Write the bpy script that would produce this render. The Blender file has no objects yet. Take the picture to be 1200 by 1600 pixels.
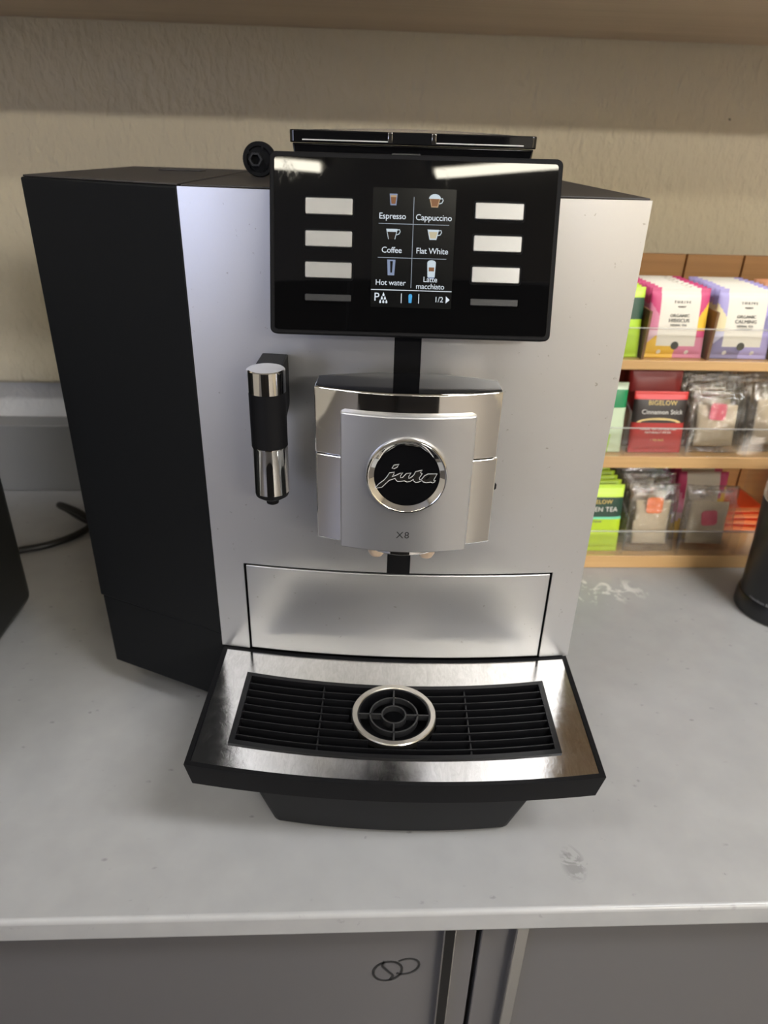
import bpy, bmesh, math, random
from mathutils import Vector, Matrix, noise

random.seed(7)
scene = bpy.context.scene
COL = scene.collection
MM = 0.001

# ---------------------------------------------------------------- camera
# world: x along the counter, y towards the back wall, z up, counter top z = 0
F_PX, PITCH, ROLL, YAW, CAM_Z = 1095.0, math.radians(27.7), math.radians(1.75), math.radians(3.15), 0.455
fw = Vector((math.sin(YAW) * math.cos(PITCH), math.cos(YAW) * math.cos(PITCH), -math.sin(PITCH)))
rt = Vector((math.cos(YAW), -math.sin(YAW), 0))
up = rt.cross(fw)
rt2 = math.cos(ROLL) * rt + math.sin(ROLL) * up
up2 = rt2.cross(fw)
cam_data = bpy.data.cameras.new('camera')
cam_data.sensor_fit = 'VERTICAL'
cam_data.sensor_height = 36.0
cam_data.lens = F_PX / 1600 * 36.0
cam_data.clip_start = 0.01
cam_data.dof.use_dof = True
cam_data.dof.focus_distance = 0.44
cam_data.dof.aperture_fstop = 9.0
cam = bpy.data.objects.new('camera', cam_data)
COL.objects.link(cam)
m3 = Matrix((rt2, up2, -fw)).transposed()
cam.matrix_world = Matrix.Translation((0, 0, CAM_Z)) @ m3.to_4x4()
scene.camera = cam

# ---------------------------------------------------------------- world, exposure
world = bpy.data.worlds.new('world')
scene.world = world
world.use_nodes = True
world.node_tree.nodes['Background'].inputs[0].default_value = (0.62, 0.74, 1.0, 1)
world.node_tree.nodes['Background'].inputs[1].default_value = 1.0
vs = scene.view_settings
vs.view_transform = 'Standard'
vs.look = 'None'
vs.gamma = 1.0
vs.use_curve_mapping = False
vs.exposure = 0.0
LAMP_NEAR, LAMP_MID, LAMP_FAR, LAMP_OVER, LAMP_SIDE = 42.0, 165.0, 24.0, 32.0, 11.0   # emission of the ceiling lights, row by row
WINDOW_POWER = 27.0      # daylight through the window in the left wall


def area_light(name, loc, target, sx, sy, power, color):
    d = bpy.data.lights.new(name, 'AREA')
    d.shape = 'RECTANGLE'
    d.size, d.size_y = sx, sy
    d.energy = power
    d.color = color
    o = bpy.data.objects.new(name, d)
    COL.objects.link(o)
    o.location = loc
    o.rotation_euler = (Vector(target) - Vector(loc)).to_track_quat('-Z', 'Y').to_euler()
    return o


# daylight enters the opening of window_1 in the left wall
area_light('window_daylight', (-2.47, -2.6, 0.55), (0, -2.0, 0.4), 1.5, 1.1, WINDOW_POWER, (0.64, 0.70, 1.0))


# ---------------------------------------------------------------- materials
MATS = {}


def lin(c):
    return tuple(((v / 255) / 12.92 if v / 255 <= 0.04045 else ((v / 255 + 0.055) / 1.055) ** 2.4) for v in c)


def mat(name, rgb=(0.5, 0.5, 0.5), rough=0.5, metal=0.0, **kw):
    m = bpy.data.materials.new(name)
    m.use_nodes = True
    b = m.node_tree.nodes['Principled BSDF']
    b.inputs['Base Color'].default_value = (*rgb, 1)
    b.inputs['Roughness'].default_value = rough
    b.inputs['Metallic'].default_value = metal
    for k, v in kw.items():
        b.inputs[k.replace('_', ' ')].default_value = v
    MATS[name] = m
    return m


def N(m, t, **kw):
    n = m.node_tree.nodes.new(t)
    for k, v in kw.items():
        setattr(n, k, v)
    return n


def L(m, a, b):
    m.node_tree.links.new(a, b)


def bsdf(m):
    return m.node_tree.nodes['Principled BSDF']


def coords(m, scale=(1, 1, 1), kind='Object'):
    tc = N(m, 'ShaderNodeTexCoord')
    mp = N(m, 'ShaderNodeMapping')
    mp.inputs['Scale'].default_value = scale
    L(m, tc.outputs[kind], mp.inputs['Vector'])
    return mp.outputs['Vector']


def tex(m, vec, scale, detail=4, rough=0.5, dist=0.0):
    n = N(m, 'ShaderNodeTexNoise')
    n.inputs['Scale'].default_value = scale
    n.inputs['Detail'].default_value = detail
    n.inputs['Roughness'].default_value = rough
    n.inputs['Distortion'].default_value = dist
    L(m, vec, n.inputs['Vector'])
    return n.outputs['Fac']


def ramp(m, fac, stops, interp='LINEAR'):
    r = N(m, 'ShaderNodeValToRGB')
    r.color_ramp.interpolation = interp
    el = r.color_ramp.elements
    while len(el) < len(stops):
        el.new(0.5)
    for e, (p, c) in zip(el, stops):
        e.position = p
        e.color = (*c, 1) if len(c) == 3 else c
    L(m, fac, r.inputs['Fac'])
    return r.outputs['Color']


def g(v):
    return (v, v, v)


def mixc(m, fac, a, b):
    n = N(m, 'ShaderNodeMix', data_type='RGBA')
    if hasattr(fac, 'is_linked'):
        L(m, fac, n.inputs[0])
    else:
        n.inputs[0].default_value = fac
    for s, v in ((n.inputs[6], a), (n.inputs[7], b)):
        if hasattr(v, 'is_linked'):
            L(m, v, s)
        else:
            s.default_value = (*v, 1)
    return n.outputs[2]


def bump(m, h, strength, dist=0.001):
    b = N(m, 'ShaderNodeBump')
    b.inputs['Strength'].default_value = strength
    b.inputs['Distance'].default_value = dist
    L(m, h, b.inputs['Height'])
    L(m, b.outputs['Normal'], bsdf(m).inputs['Normal'])
    return b


def emit(name, rgb, s):
    m = mat(name, (0, 0, 0), 0.2, 0.0, Specular_IOR_Level=0.25)
    b = bsdf(m)
    b.inputs['Emission Color'].default_value = (*rgb, 1)
    b.inputs['Emission Strength'].default_value = s
    return m


# silver lacquered front
m = mat('silver_front', (0.62, 0.62, 0.63), 0.36, 0.85)
v = coords(m, (1, 1, 1))
L(m, ramp(m, tex(m, v, 900, 2), [(0.3, g(0.33)), (0.7, g(0.40))]), bsdf(m).inputs['Roughness'])
spk = ramp(m, tex(m, v, 260, 3, 0.6), [(0.705, g(0.0)), (0.735, g(1.0))])
L(m, mixc(m, spk, (0.62, 0.62, 0.63), (0.42, 0.41, 0.40)), bsdf(m).inputs['Base Color'])
m = mat('silver_plate', (0.56, 0.56, 0.57), 0.34, 0.85)
v = coords(m)
L(m, ramp(m, tex(m, v, 1200, 2), [(0.3, g(0.30)), (0.7, g(0.38))]), bsdf(m).inputs['Roughness'])
mat('silver_button', (0.40, 0.40, 0.395), 0.34, 0.8)
m = mat('black_plastic', (0.008, 0.008, 0.0088), 0.48, 0.0, IOR=1.18)
v = coords(m)
bump(m, tex(m, v, 1500, 2), 0.15, 0.0002)
m = mat('black_side', (0.008, 0.0085, 0.009), 0.55, 0.0, IOR=1.2)
v = coords(m)
bump(m, tex(m, v, 1800, 2), 0.2, 0.0002)
m = mat('black_top', (0.030, 0.026, 0.024), 0.5)
mat('black_gap', (0.003, 0.003, 0.0035), 0.6, 0.0, Specular_IOR_Level=0.08)
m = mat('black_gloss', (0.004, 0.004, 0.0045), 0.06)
m = mat('display_glass', (0.002, 0.002, 0.0022), 0.04, 0.0, Specular_IOR_Level=0.32)
v = coords(m)
sm = tex(m, v, 45, 6, 0.7, 1.2)
L(m, ramp(m, sm, [(0.58, g(0.015)), (0.78, g(0.12))]), bsdf(m).inputs['Roughness'])
bump(m, tex(m, v, 11, 1, 0.3), 0.5, 0.0006)
mat('dark_button', (0.02, 0.02, 0.021), 0.35)
m = mat('chrome', (0.88, 0.87, 0.85), 0.045, 1.0)
v = coords(m)
L(m, ramp(m, tex(m, v, 90, 6, 0.7), [(0.5, g(0.035)), (0.75, g(0.14))]), bsdf(m).inputs['Roughness'])
mat('satin_ring', (0.62, 0.59, 0.54), 0.28, 1.0)
mat('letter_metal', (0.34, 0.32, 0.29), 0.25, 1.0)
mat('letter_edge', (0.78, 0.77, 0.75), 0.35, 0.5)
mat('ink', (0.02, 0.02, 0.02), 0.5)
mat('nozzle', (0.55, 0.42, 0.30), 0.35)
m = mat('tray_steel', (0.70, 0.69, 0.67), 0.16, 1.0)
v = coords(m)
scr = tex(m, coords(m, (1, 0.25, 1)), 260, 5, 0.75, 1.5)
L(m, ramp(m, tex(m, v, 38, 6, 0.65, 0.8), [(0.35, g(0.10)), (0.7, g(0.22))]), bsdf(m).inputs['Roughness'])
L(m, ramp(m, scr, [(0.3, (0.58, 0.57, 0.56)), (0.62, (0.76, 0.755, 0.745))]), bsdf(m).inputs['Base Color'])
bump(m, tex(m, v, 150, 5, 0.7, 1.0), 0.10, 0.0008)
mat('grill_black', (0.007, 0.007, 0.008), 0.30, 0.0, IOR=1.3)

# counter: light grey quartz with darker flecks and a few dried marks
m = mat('quartz', (0.3, 0.3, 0.3), 0.27)
v = coords(m)
big = ramp(m, tex(m, v, 5, 3, 0.5), [(0.3, lin((165, 165, 165))), (0.7, lin((172, 172, 171)))])
vor = N(m, 'ShaderNodeTexVoronoi')
vor.inputs['Scale'].default_value = 58
L(m, coords(m, (1, 1.7, 1)), vor.inputs['Vector'])
dot = ramp(m, vor.outputs['Distance'], [(0.06, g(1.0)), (0.17, g(0.0))])
brk = ramp(m, tex(m, v, 75, 4, 0.7, 1.0), [(0.50, g(0.0)), (0.62, g(1.0))])
f2 = N(m, 'ShaderNodeMath', operation='MULTIPLY')
L(m, dot, f2.inputs[0])
L(m, brk, f2.inputs[1])
f3 = N(m, 'ShaderNodeMath', operation='MULTIPLY')
L(m, f2.outputs[0], f3.inputs[0])
f3.inputs[1].default_value = 0.55
med = ramp(m, tex(m, v, 34, 3, 0.5), [(0.3, g(0.0)), (0.7, g(1.0))])
c1 = mixc(m, med, big, mixc(m, 0.5, big, lin((156, 156, 156))))
c2 = mixc(m, f3.outputs[0], c1, lin((104, 105, 106)))


def stain(cx, cy, rx, ry, scale, lo, hi, amount):
    """mask of a dried spill: blotchy noise inside an ellipse on the worktop"""
    tc = N(m, 'ShaderNodeTexCoord')
    mp = N(m, 'ShaderNodeMapping', vector_type='TEXTURE')
    mp.inputs['Location'].default_value = (cx, cy, 0)
    mp.inputs['Scale'].default_value = (rx, ry, 1)
    L(m, tc.outputs['Object'], mp.inputs['Vector'])
    ln = N(m, 'ShaderNodeVectorMath', operation='LENGTH')
    L(m, mp.outputs['Vector'], ln.inputs[0])
    fall = ramp(m, ln.outputs['Value'], [(0.55, g(1.0)), (1.0, g(0.0))])
    blot = ramp(m, tex(m, v, scale, 4, 0.6, 2.2), [(lo, g(0.0)), (hi, g(1.0))])
    k1 = N(m, 'ShaderNodeMath', operation='MULTIPLY')
    L(m, fall, k1.inputs[0])
    L(m, blot, k1.inputs[1])
    k2 = N(m, 'ShaderNodeMath', operation='MULTIPLY')
    L(m, k1.outputs[0], k2.inputs[0])
    k2.inputs[1].default_value = amount
    return k2.outputs[0]


c3 = mixc(m, stain(0.285, 0.384, 0.070, 0.032, 30, 0.53, 0.60, 0.75), c2, lin((226, 225, 221)))
c4 = mixc(m, stain(0.162, 0.035, 0.010, 0.016, 60, 0.46, 0.54, 0.5), c3, lin((112, 112, 112)))
L(m, c4, bsdf(m).inputs['Base Color'])
mat('splash_grey', lin((128, 127, 125)), 0.4)

# hand-trowelled painted wall
mat('wall_white', lin((216, 214, 208)), 0.6)
m = mat('wall_paint', lin((208, 197, 170)), 0.62)
v = coords(m, (1, 1, 1))
n1 = tex(m, v, 34, 4, 0.5, 0.2)
n2 = tex(m, coords(m, (1.5, 1.0, 0.8)), 80, 3, 0.5, 0.3)
ad = N(m, 'ShaderNodeMath', operation='ADD')
L(m, n1, ad.inputs[0])
L(m, n2, ad.inputs[1])
bump(m, ad.outputs[0], 0.6, 0.006)
spots = ramp(m, tex(m, v, 48, 2, 0.5), [(0.79, g(0)), (0.80, g(1))])
L(m, mixc(m, spots, lin((208, 197, 170)), lin((120, 110, 92))), bsdf(m).inputs['Base Color'])
m2 = MATS['wall_white']
bump(m2, tex(m2, coords(m2, (1, 1, 1)), 30, 5, 0.6, 0.8), 0.5, 0.007)
mat('room_wall', lin((184, 181, 175)), 0.7)
mat('room_cream', lin((188, 176, 152)), 0.7)
mat('ceiling_paint', lin((184, 182, 178)), 0.8)
mat('floor_vinyl', lin((92, 88, 84)), 0.45)


def wood(name, base, dark, scale, axis=0, rough=0.45):
    m = mat(name, base, rough)
    s = [28, 28, 28]
    s[axis] = 1.6
    v = coords(m, tuple(s))
    n = tex(m, v, scale, 6, 0.6, 0.4)
    s2 = [160, 160, 160]
    s2[axis] = 3
    n_b = tex(m, coords(m, tuple(s2)), scale, 3, 0.6)
    c = ramp(m, n, [(0.3, dark), (0.7, base)])
    c = mixc(m, 0.35, c, ramp(m, n_b, [(0.35, dark), (0.65, base)]))
    L(m, c, bsdf(m).inputs['Base Color'])
    return m


wood('shelf_wood', lin((208, 188, 166)), lin((190, 170, 148)), 1.0)
wood('bamboo', lin((222, 184, 130)), lin((196, 152, 98)), 1.0)
wood('bamboo_back', lin((190, 142, 88)), lin((166, 120, 70)), 1.0)
mat('bamboo_edge', lin((122, 88, 56)), 0.5)
mat('cabinet_grey', lin((98, 96, 97)), 0.16)
mat('cabinet_carcass', lin((70, 69, 70)), 0.4)
mat('toe_kick', lin((40, 40, 40)), 0.6)
mat('appliance_black', (0.009, 0.010, 0.0095), 0.4)
mat('cable_rubber', (0.006, 0.006, 0.006), 0.45)
mat('grinder_black', (0.013, 0.013, 0.014), 0.3)
mat('grinder_print', lin((150, 150, 155)), 0.4)
m = mat('smoke_lid', (0.75, 0.70, 0.66), 0.06)
bsdf(m).inputs['Transmission Weight'].default_value = 0.9
bsdf(m).inputs['IOR'].default_value = 1.3
mat('tea_bag', lin((214, 199, 172)), 0.8)
mat('tag_pink', lin((236, 112, 132)), 0.55)
mat('tag_orange', lin((250, 140, 72)), 0.55)
mat('print_dark', lin((128, 126, 120)), 0.6)
mat('print_white', lin((235, 232, 225)), 0.6)
mat('print_gold', lin((226, 196, 118)), 0.5)
mat('print_cream', lin((240, 214, 150)), 0.5)
mat('print_black', lin((38, 38, 36)), 0.5)
mat('print_badge', lin((70, 72, 66)), 0.5)
mat('standin_dark', lin((44, 42, 42)), 0.4)
mat('window_frame', lin((230, 228, 222)), 0.5)

m = mat('printed_paper', (0.8, 0.8, 0.8), 0.42)
at = N(m, 'ShaderNodeAttribute', attribute_name='print')
L(m, at.outputs['Color'], bsdf(m).inputs['Base Color'])


def clear_film(name, gloss_lo, gloss_hi, rough, tint, crinkle):
    m = bpy.data.materials.new(name)
    m.use_nodes = True
    nt = m.node_tree
    nt.nodes.clear()
    out = nt.nodes.new('ShaderNodeOutputMaterial')
    mx = nt.nodes.new('ShaderNodeMixShader')
    tr = nt.nodes.new('ShaderNodeBsdfTransparent')
    tr.inputs[0].default_value = (*tint, 1)
    gl = nt.nodes.new('ShaderNodeBsdfGlossy')
    gl.inputs['Roughness'].default_value = rough
    lw = nt.nodes.new('ShaderNodeLayerWeight')
    lw.inputs[0].default_value = 0.35
    mr = nt.nodes.new('ShaderNodeMapRange')
    mr.inputs['To Min'].default_value = gloss_lo
    mr.inputs['To Max'].default_value = gloss_hi
    nt.links.new(lw.outputs['Fresnel'], mr.inputs['Value'])
    if crinkle:
        v = coords(m)
        nn = tex(m, v, 110, 3, 0.5, 0.7)
        b = nt.nodes.new('ShaderNodeBump')
        b.inputs['Strength'].default_value = crinkle
        b.inputs['Distance'].default_value = 0.004
        nt.links.new(nn, b.inputs['Height'])
        nt.links.new(b.outputs['Normal'], gl.inputs['Normal'])
    nt.links.new(mr.outputs[0], mx.inputs[0])
    nt.links.new(tr.outputs[0], mx.inputs[1])
    nt.links.new(gl.outputs[0], mx.inputs[2])
    nt.links.new(mx.outputs[0], out.inputs['Surface'])
    MATS[name] = m


clear_film('acrylic', 0.012, 0.4, 0.03, (0.99, 0.99, 0.985), 0)
m = mat('acrylic_edge', (0.8, 0.78, 0.74), 0.25)
bsdf(m).inputs['Alpha'].default_value = 0.42
m = mat('acrylic_side', (0.8, 0.78, 0.74), 0.15)
bsdf(m).inputs['Alpha'].default_value = 0.08
clear_film('cellophane', 0.10, 0.7, 0.11, (0.985, 0.98, 0.97), 1.0)

emit('screen_black', (0.9, 0.95, 1.0), 0.003)
emit('screen_white', (0.85, 0.92, 1.0), 0.85)
emit('screen_line', (0.75, 0.85, 1.0), 0.45)
emit('screen_blue', (0.10, 0.50, 0.95), 0.75)
emit('screen_brown', (0.36, 0.16, 0.07), 0.6)
emit('screen_crema', (0.75, 0.50, 0.28), 0.6)
emit('screen_milk', (0.80, 0.92, 1.0), 0.7)
emit('screen_glass', (0.45, 0.55, 0.80), 0.5)
emit('screen_cream', (0.85, 0.75, 0.50), 0.6)
emit('screen_coffee', (0.05, 0.03, 0.02), 0.3)
emit('lamp_near', (1.0, 0.94, 0.78), LAMP_NEAR)
emit('lamp_mid', (1.0, 0.95, 0.87), LAMP_MID)
emit('lamp_far', (1.0, 0.93, 0.82), LAMP_FAR)
emit('lamp_over', (0.98, 0.985, 1.0), LAMP_OVER)
emit('lamp_side', (0.98, 0.985, 1.0), LAMP_SIDE)


# ---------------------------------------------------------------- mesh helpers (millimetres in, metres out)
def link(name, me, material=None, parent=None, smooth=False):
    o = bpy.data.objects.new(name, me)
    COL.objects.link(o)
    if material is not None:
        for k in (material if isinstance(material, (list, tuple)) else [material]):
            me.materials.append(MATS[k])
    if smooth:
        me.polygons.foreach_set('use_smooth', [True] * len(me.polygons))
    if parent is not None:
        o.parent = parent
    return o


def mesh(name, verts, faces, material, parent=None, smooth=False, bevel=0, seg=2, fm=None):
    me = bpy.data.meshes.new(name)
    me.from_pydata([(x * MM, y * MM, z * MM) for x, y, z in verts], [], faces)
    bm = bmesh.new()
    bm.from_mesh(me)
    bmesh.ops.recalc_face_normals(bm, faces=bm.faces)
    bm.to_mesh(me)
    bm.free()
    if fm:
        me.polygons.foreach_set('material_index', fm)
    o = link(name, me, material, parent, smooth)
    if bevel:
        md = o.modifiers.new('bevel', 'BEVEL')
        md.width = bevel * MM
        md.segments = seg
        md.limit_method = 'ANGLE'
        md.angle_limit = math.radians(35)
        md.harden_normals = False
        smooth_by_angle(o)
    return o


def smooth_by_angle(o, deg=35):
    me = o.data
    me.polygons.foreach_set('use_smooth', [True] * len(me.polygons))
    bm = bmesh.new()
    bm.from_mesh(me)
    for e in bm.edges:
        if len(e.link_faces) == 2 and e.calc_face_angle(0) > math.radians(deg):
            e.smooth = False
    bm.to_mesh(me)
    bm.free()


def box(name, x0, x1, y0, y1, z0, z1, material, parent=None, bevel=0, seg=2):
    v = [(x, y, z) for z in (z0, z1) for y in (y0, y1) for x in (x0, x1)]
    f = [(0, 1, 3, 2), (4, 6, 7, 5), (0, 4, 5, 1), (2, 3, 7, 6), (0, 2, 6, 4), (1, 5, 7, 3)]
    return mesh(name, v, f, material, parent, bevel=bevel, seg=seg)


def prism(name, poly, a, b, material, parent=None, axis='z', bevel=0, seg=2, taper=None, smooth_deg=None):
    """polygon extruded from a to b along an axis; poly2 (taper) is the outline at b"""
    p2 = taper or poly
    n = len(poly)

    def P(q, h):
        return {'z': (q[0], q[1], h), 'y': (q[0], h, q[1]), 'x': (h, q[0], q[1])}[axis]
    v = [P(q, a) for q in poly] + [P(q, b) for q in p2]
    f = [tuple(range(n))[::-1], tuple(range(n, 2 * n))]
    f += [(i, (i + 1) % n, n + (i + 1) % n, n + i) for i in range(n)]
    o = mesh(name, v, f, material, parent, bevel=bevel, seg=seg)
    if smooth_deg:
        smooth_by_angle(o, smooth_deg)
    return o


def rrect(x0, x1, y0, y1, r, n=5):
    pts = []
    for cx, cy, a0 in ((x1 - r, y1 - r, 0), (x0 + r, y1 - r, 90), (x0 + r, y0 + r, 180), (x1 - r, y0 + r, 270)):
        for i in range(n + 1):
            a = math.radians(a0 + 90 * i / n)
            pts.append((cx + r * math.cos(a), cy + r * math.sin(a)))
    return pts


def lathe(name, prof, material, parent=None, n=48, axis='z', c=(0, 0, 0), smooth=True, deg=35):
    v, f = [], []
    for r, h in prof:
        for i in range(n):
            a = 2 * math.pi * i / n
            x, y = r * math.cos(a), r * math.sin(a)
            v.append({'z': (c[0] + x, c[1] + y, c[2] + h), 'y': (c[0] + x, c[1] + h, c[2] + y)}[axis])
    k = len(prof)
    for j in range(k - 1):
        for i in range(n):
            f.append((j * n + i, j * n + (i + 1) % n, (j + 1) * n + (i + 1) % n, (j + 1) * n + i))
    if prof[0][0] > 1e-6 and prof[0] != prof[-1]:
        f.append(tuple(range(n))[::-1])
    if prof[-1][0] > 1e-6 and prof[0] != prof[-1]:
        f.append(tuple(range((k - 1) * n, k * n)))
    o = mesh(name, v, f, material, parent)
    bm = bmesh.new()
    bm.from_mesh(o.data)
    bmesh.ops.remove_doubles(bm, verts=bm.verts, dist=1e-7)
    bmesh.ops.recalc_face_normals(bm, faces=bm.faces)
    bm.to_mesh(o.data)
    bm.free()
    if smooth:
        smooth_by_angle(o, deg)
    return o


def tube_geo(pts, r, n=10, closed=False):
    pts = [Vector(p) for p in pts]
    v, f = [], []
    k = len(pts)
    prev = None
    for i, p in enumerate(pts):
        a = pts[(i - 1) % k] if (closed or i > 0) else p
        b = pts[(i + 1) % k] if (closed or i < k - 1) else p
        t = (b - a).normalized()
        ref = prev if prev is not None else (Vector((0, 0, 1)) if abs(t.z) < 0.9 else Vector((1, 0, 0)))
        s = (ref - t * ref.dot(t)).normalized()
        prev = s
        u = t.cross(s)
        rr = r[i] if isinstance(r, (list, tuple)) else r
        for j in range(n):
            q = 2 * math.pi * j / n
            v.append(tuple(p + (s * math.cos(q) + u * math.sin(q)) * rr))
    for i in range(k if closed else k - 1):
        i2 = (i + 1) % k
        for j in range(n):
            f.append((i * n + j, i * n + (j + 1) % n, i2 * n + (j + 1) % n, i2 * n + j))
    if not closed:
        f.append(tuple(range(n))[::-1])
        f.append(tuple(range((k - 1) * n, k * n)))
    return v, f


def smoothpath(pts, n=8):
    """Catmull-Rom through the points"""
    P = [Vector(p) for p in pts]
    P = [P[0] * 2 - P[1]] + P + [P[-1] * 2 - P[-2]]
    out = []
    for i in range(1, len(P) - 2):
        for k in range(n):
            t = k / n
            a, b, c, d = P[i - 1], P[i], P[i + 1], P[i + 2]
            out.append(0.5 * ((2 * b) + (c - a) * t + (2 * a - 5 * b + 4 * c - d) * t * t + (3 * b - a - 3 * c + d) * t ** 3))
    out.append(P[-2])
    return out


def tube(name, pts, r, material, parent=None, n=12, closed=False):
    v, f = tube_geo(pts, r, n, closed)
    o = mesh(name, v, f, material, parent)
    smooth_by_angle(o, 50)
    return o


def empty(name, loc, rz=0.0):
    o = bpy.data.objects.new(name, None)
    COL.objects.link(o)
    o.location = loc
    o.rotation_euler = (0, 0, rz)
    o.empty_display_size = 0.05
    return o


def tag(o, label, cat, group=None):
    o['label'] = label
    o['category'] = cat
    if group:
        o['group'] = group
    return o


def struct(o):
    o['kind'] = 'structure'
    return o


def text_geo(s, size, spacing=1.0, bold=0.0):
    """flat letter outlines, centred, as (verts, faces) in the xz plane, millimetres"""
    cu = bpy.data.curves.new('t', 'FONT')
    cu.body = s
    cu.size = size
    cu.align_x = 'CENTER'
    cu.align_y = 'CENTER'
    cu.space_character = spacing
    cu.offset = bold
    cu.resolution_u = 3
    o = bpy.data.objects.new('t', cu)
    COL.objects.link(o)
    dg = bpy.context.evaluated_depsgraph_get()
    me = bpy.data.meshes.new_from_object(o.evaluated_get(dg))
    v = [tuple(q.co) for q in me.vertices]
    f = [tuple(p.vertices) for p in me.polygons]
    bpy.data.objects.remove(o)
    bpy.data.curves.remove(cu)
    bpy.data.meshes.remove(me)
    return v, f


def plate(name, poly_or_geo, y0, y1, material, parent=None, off=(0, 0), conform=None):
    """thin plate in the xz plane between y0 (front) and y1 (back) from (verts2d, faces) or a polygon"""
    if isinstance(poly_or_geo, tuple):
        v2, f2 = poly_or_geo
        v2 = [(a[0] + off[0], a[1] + off[1]) for a in v2]
    else:
        v2 = [(a[0] + off[0], a[1] + off[1]) for a in poly_or_geo]
        f2 = [tuple(range(len(v2)))]
    n = len(v2)
    cy = conform or (lambda x, z: 0.0)
    v = [(x, y0 + cy(x, z), z) for x, z in v2] + [(x, y1 + cy(x, z), z) for x, z in v2]
    edges = {}
    for fc in f2:
        for i in range(len(fc)):
            e = (fc[i], fc[(i + 1) % len(fc)])
            edges[e] = edges.get(e, 0) + 1
    f = [tuple(fc) for fc in f2] + [tuple(i + n for i in fc)[::-1] for fc in f2]
    for a, b in edges:
        if (b, a) not in edges:
            f.append((a, b, b + n, a + n))
    return mesh(name, v, f, material, parent)


def merge(geos):
    V, Fc = [], []
    for v, f in geos:
        k = len(V)
        V += v
        Fc += [tuple(i + k for i in q) for q in f]
    return V, Fc


def ribbon2d(pts, widths):
    """2-D ribbon (xz) along a polyline"""
    P = [Vector((p[0], p[1])) for p in pts]
    v, f = [], []
    for i, p in enumerate(P):
        t = (P[min(i + 1, len(P) - 1)] - P[max(i - 1, 0)])
        t = t.normalized() if t.length > 0 else Vector((1, 0))
        nrm = Vector((-t.y, t.x))
        w = widths[i] if isinstance(widths, (list, tuple)) else widths
        v += [tuple(p + nrm * w / 2), tuple(p - nrm * w / 2)]
    for i in range(len(P) - 1):
        f.append((2 * i, 2 * i + 1, 2 * i + 3, 2 * i + 2))
    return v, f


# ================================================================ the room
# upper part of the wall is thicker and ends in a rounded lip above the backsplash
WY = 937.0
prof = [(964, -900), (964, 100), (966, 152)]
for i in range(9):
    a = math.radians(-90 + 100 * i / 8)
    prof.append((WY + 6 - 7 * math.cos(a) - 2, 163 + 7 * math.sin(a)))
prof += [(WY, 178), (WY, 1760)]
v, f = [], []
xs = [-2500 + i * 100 for i in range(54)]
for x in xs:
    v += [(x, y, z) for y, z in prof] + [(x, 1060, 1760), (x, 1060, -900)]
k = len(prof) + 2
for i in range(len(xs) - 1):
    for j in range(k):
        f.append((i * k + j, i * k + (j + 1) % k, (i + 1) * k + (j + 1) % k, (i + 1) * k + j))
wall_back = struct(mesh('wall_back', v, f, ['wall_paint', 'wall_white'], fm=[1 if (q % k) < 3 else 0 for q in range(len(f))]))
smooth_by_angle(wall_back, 50)
struct(box('wall_right', 2800, 2900, -7200, 960, -900, 1760, 'room_cream'))
struct(box('wall_front', -2500, 2800, -7200, -7100, -900, 1760, 'room_wall'))
struct(box('floor', -2600, 2900, -7200, 1060, -940, -900, 'floor_vinyl'))
struct(box('ceiling', -2600, 2900, -7200, 1060, 1760, 1800, 'ceiling_paint'))
# left wall with a window opening y -3.4..-1.8, z -0.05..1.15
W = (-3400, -1800, -50, 1150)
lv = []
wl = [(-7200, W[0], -900, 1760), (W[1], 960, -900, 1760), (W[0], W[1], -900, W[2]), (W[0], W[1], W[3], 1760)]
gv, gf = [], []
for (a, b, c, d) in wl:
    k = len(gv)
    gv += [(x, y, z) for z in (c, d) for y in (a, b) for x in (-2600, -2500)]
    gf += [tuple(i + k for i in q) for q in [(0, 1, 3, 2), (4, 6, 7, 5), (0, 4, 5, 1), (2, 3, 7, 6), (0, 2, 6, 4), (1, 5, 7, 3)]]
struct(mesh('wall_left', gv, gf, 'room_wall'))
win = struct(empty('window_1', (-2.55, -2.6, -0.05)))
for (a, b, c, d) in ((-800, -760, 0, 1200), (760, 800, 0, 1200), (-760, 760, 0, 40), (-760, 760, 1160, 1200), (-20, 20, 40, 1160)):
    box('window_frame', -30, 30, a, b, c, d, 'window_frame', win)

# ceiling strip lights
for (cx, cy, hl, hw, rz, mt, lab) in (
        (-1.0, -1.84, 600, 26, -6, 'lamp_near', 'slim ceiling tube light behind the viewer, left of the near pair'),
        (0.85, -1.84, 800, 26, 7, 'lamp_near', 'slim ceiling tube light behind the viewer, right of the near pair'),
        (2.0, -3.7, 700, 160, 0, 'lamp_mid', 'wide ceiling light behind the viewer, right of the middle'),
        (1.5, -6.1, 700, 150, 0, 'lamp_far', 'wide ceiling light behind the viewer, farthest from the worktop'),
        (1.15, -0.40, 600, 150, 0, 'lamp_over', 'wide ceiling light above the worktop front, right of the machine'),
        (-1.25, -0.40, 600, 150, 0, 'lamp_side', 'wide ceiling light above the worktop front, left of the machine')):
    t = empty('ceiling_light', (cx, cy, 1.76), math.radians(rz))
    tag(t, lab, 'ceiling light', 'ceiling lights')
    box('lamp_housing', -hl - 12, hl + 12, -hw - 12, hw + 12, -30, 0, 'window_frame', t)
    box('diffuser', -hl, hl, -hw, hw, -46, -30.5, mt, t, bevel=4)

# wooden shelf above the machine
sh = box('wall_shelf', -1900, 2100, 600, 936, 566, 606, 'shelf_wood', bevel=2)
tag(sh, 'long wooden wall shelf running above the coffee machine', 'shelf')

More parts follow.
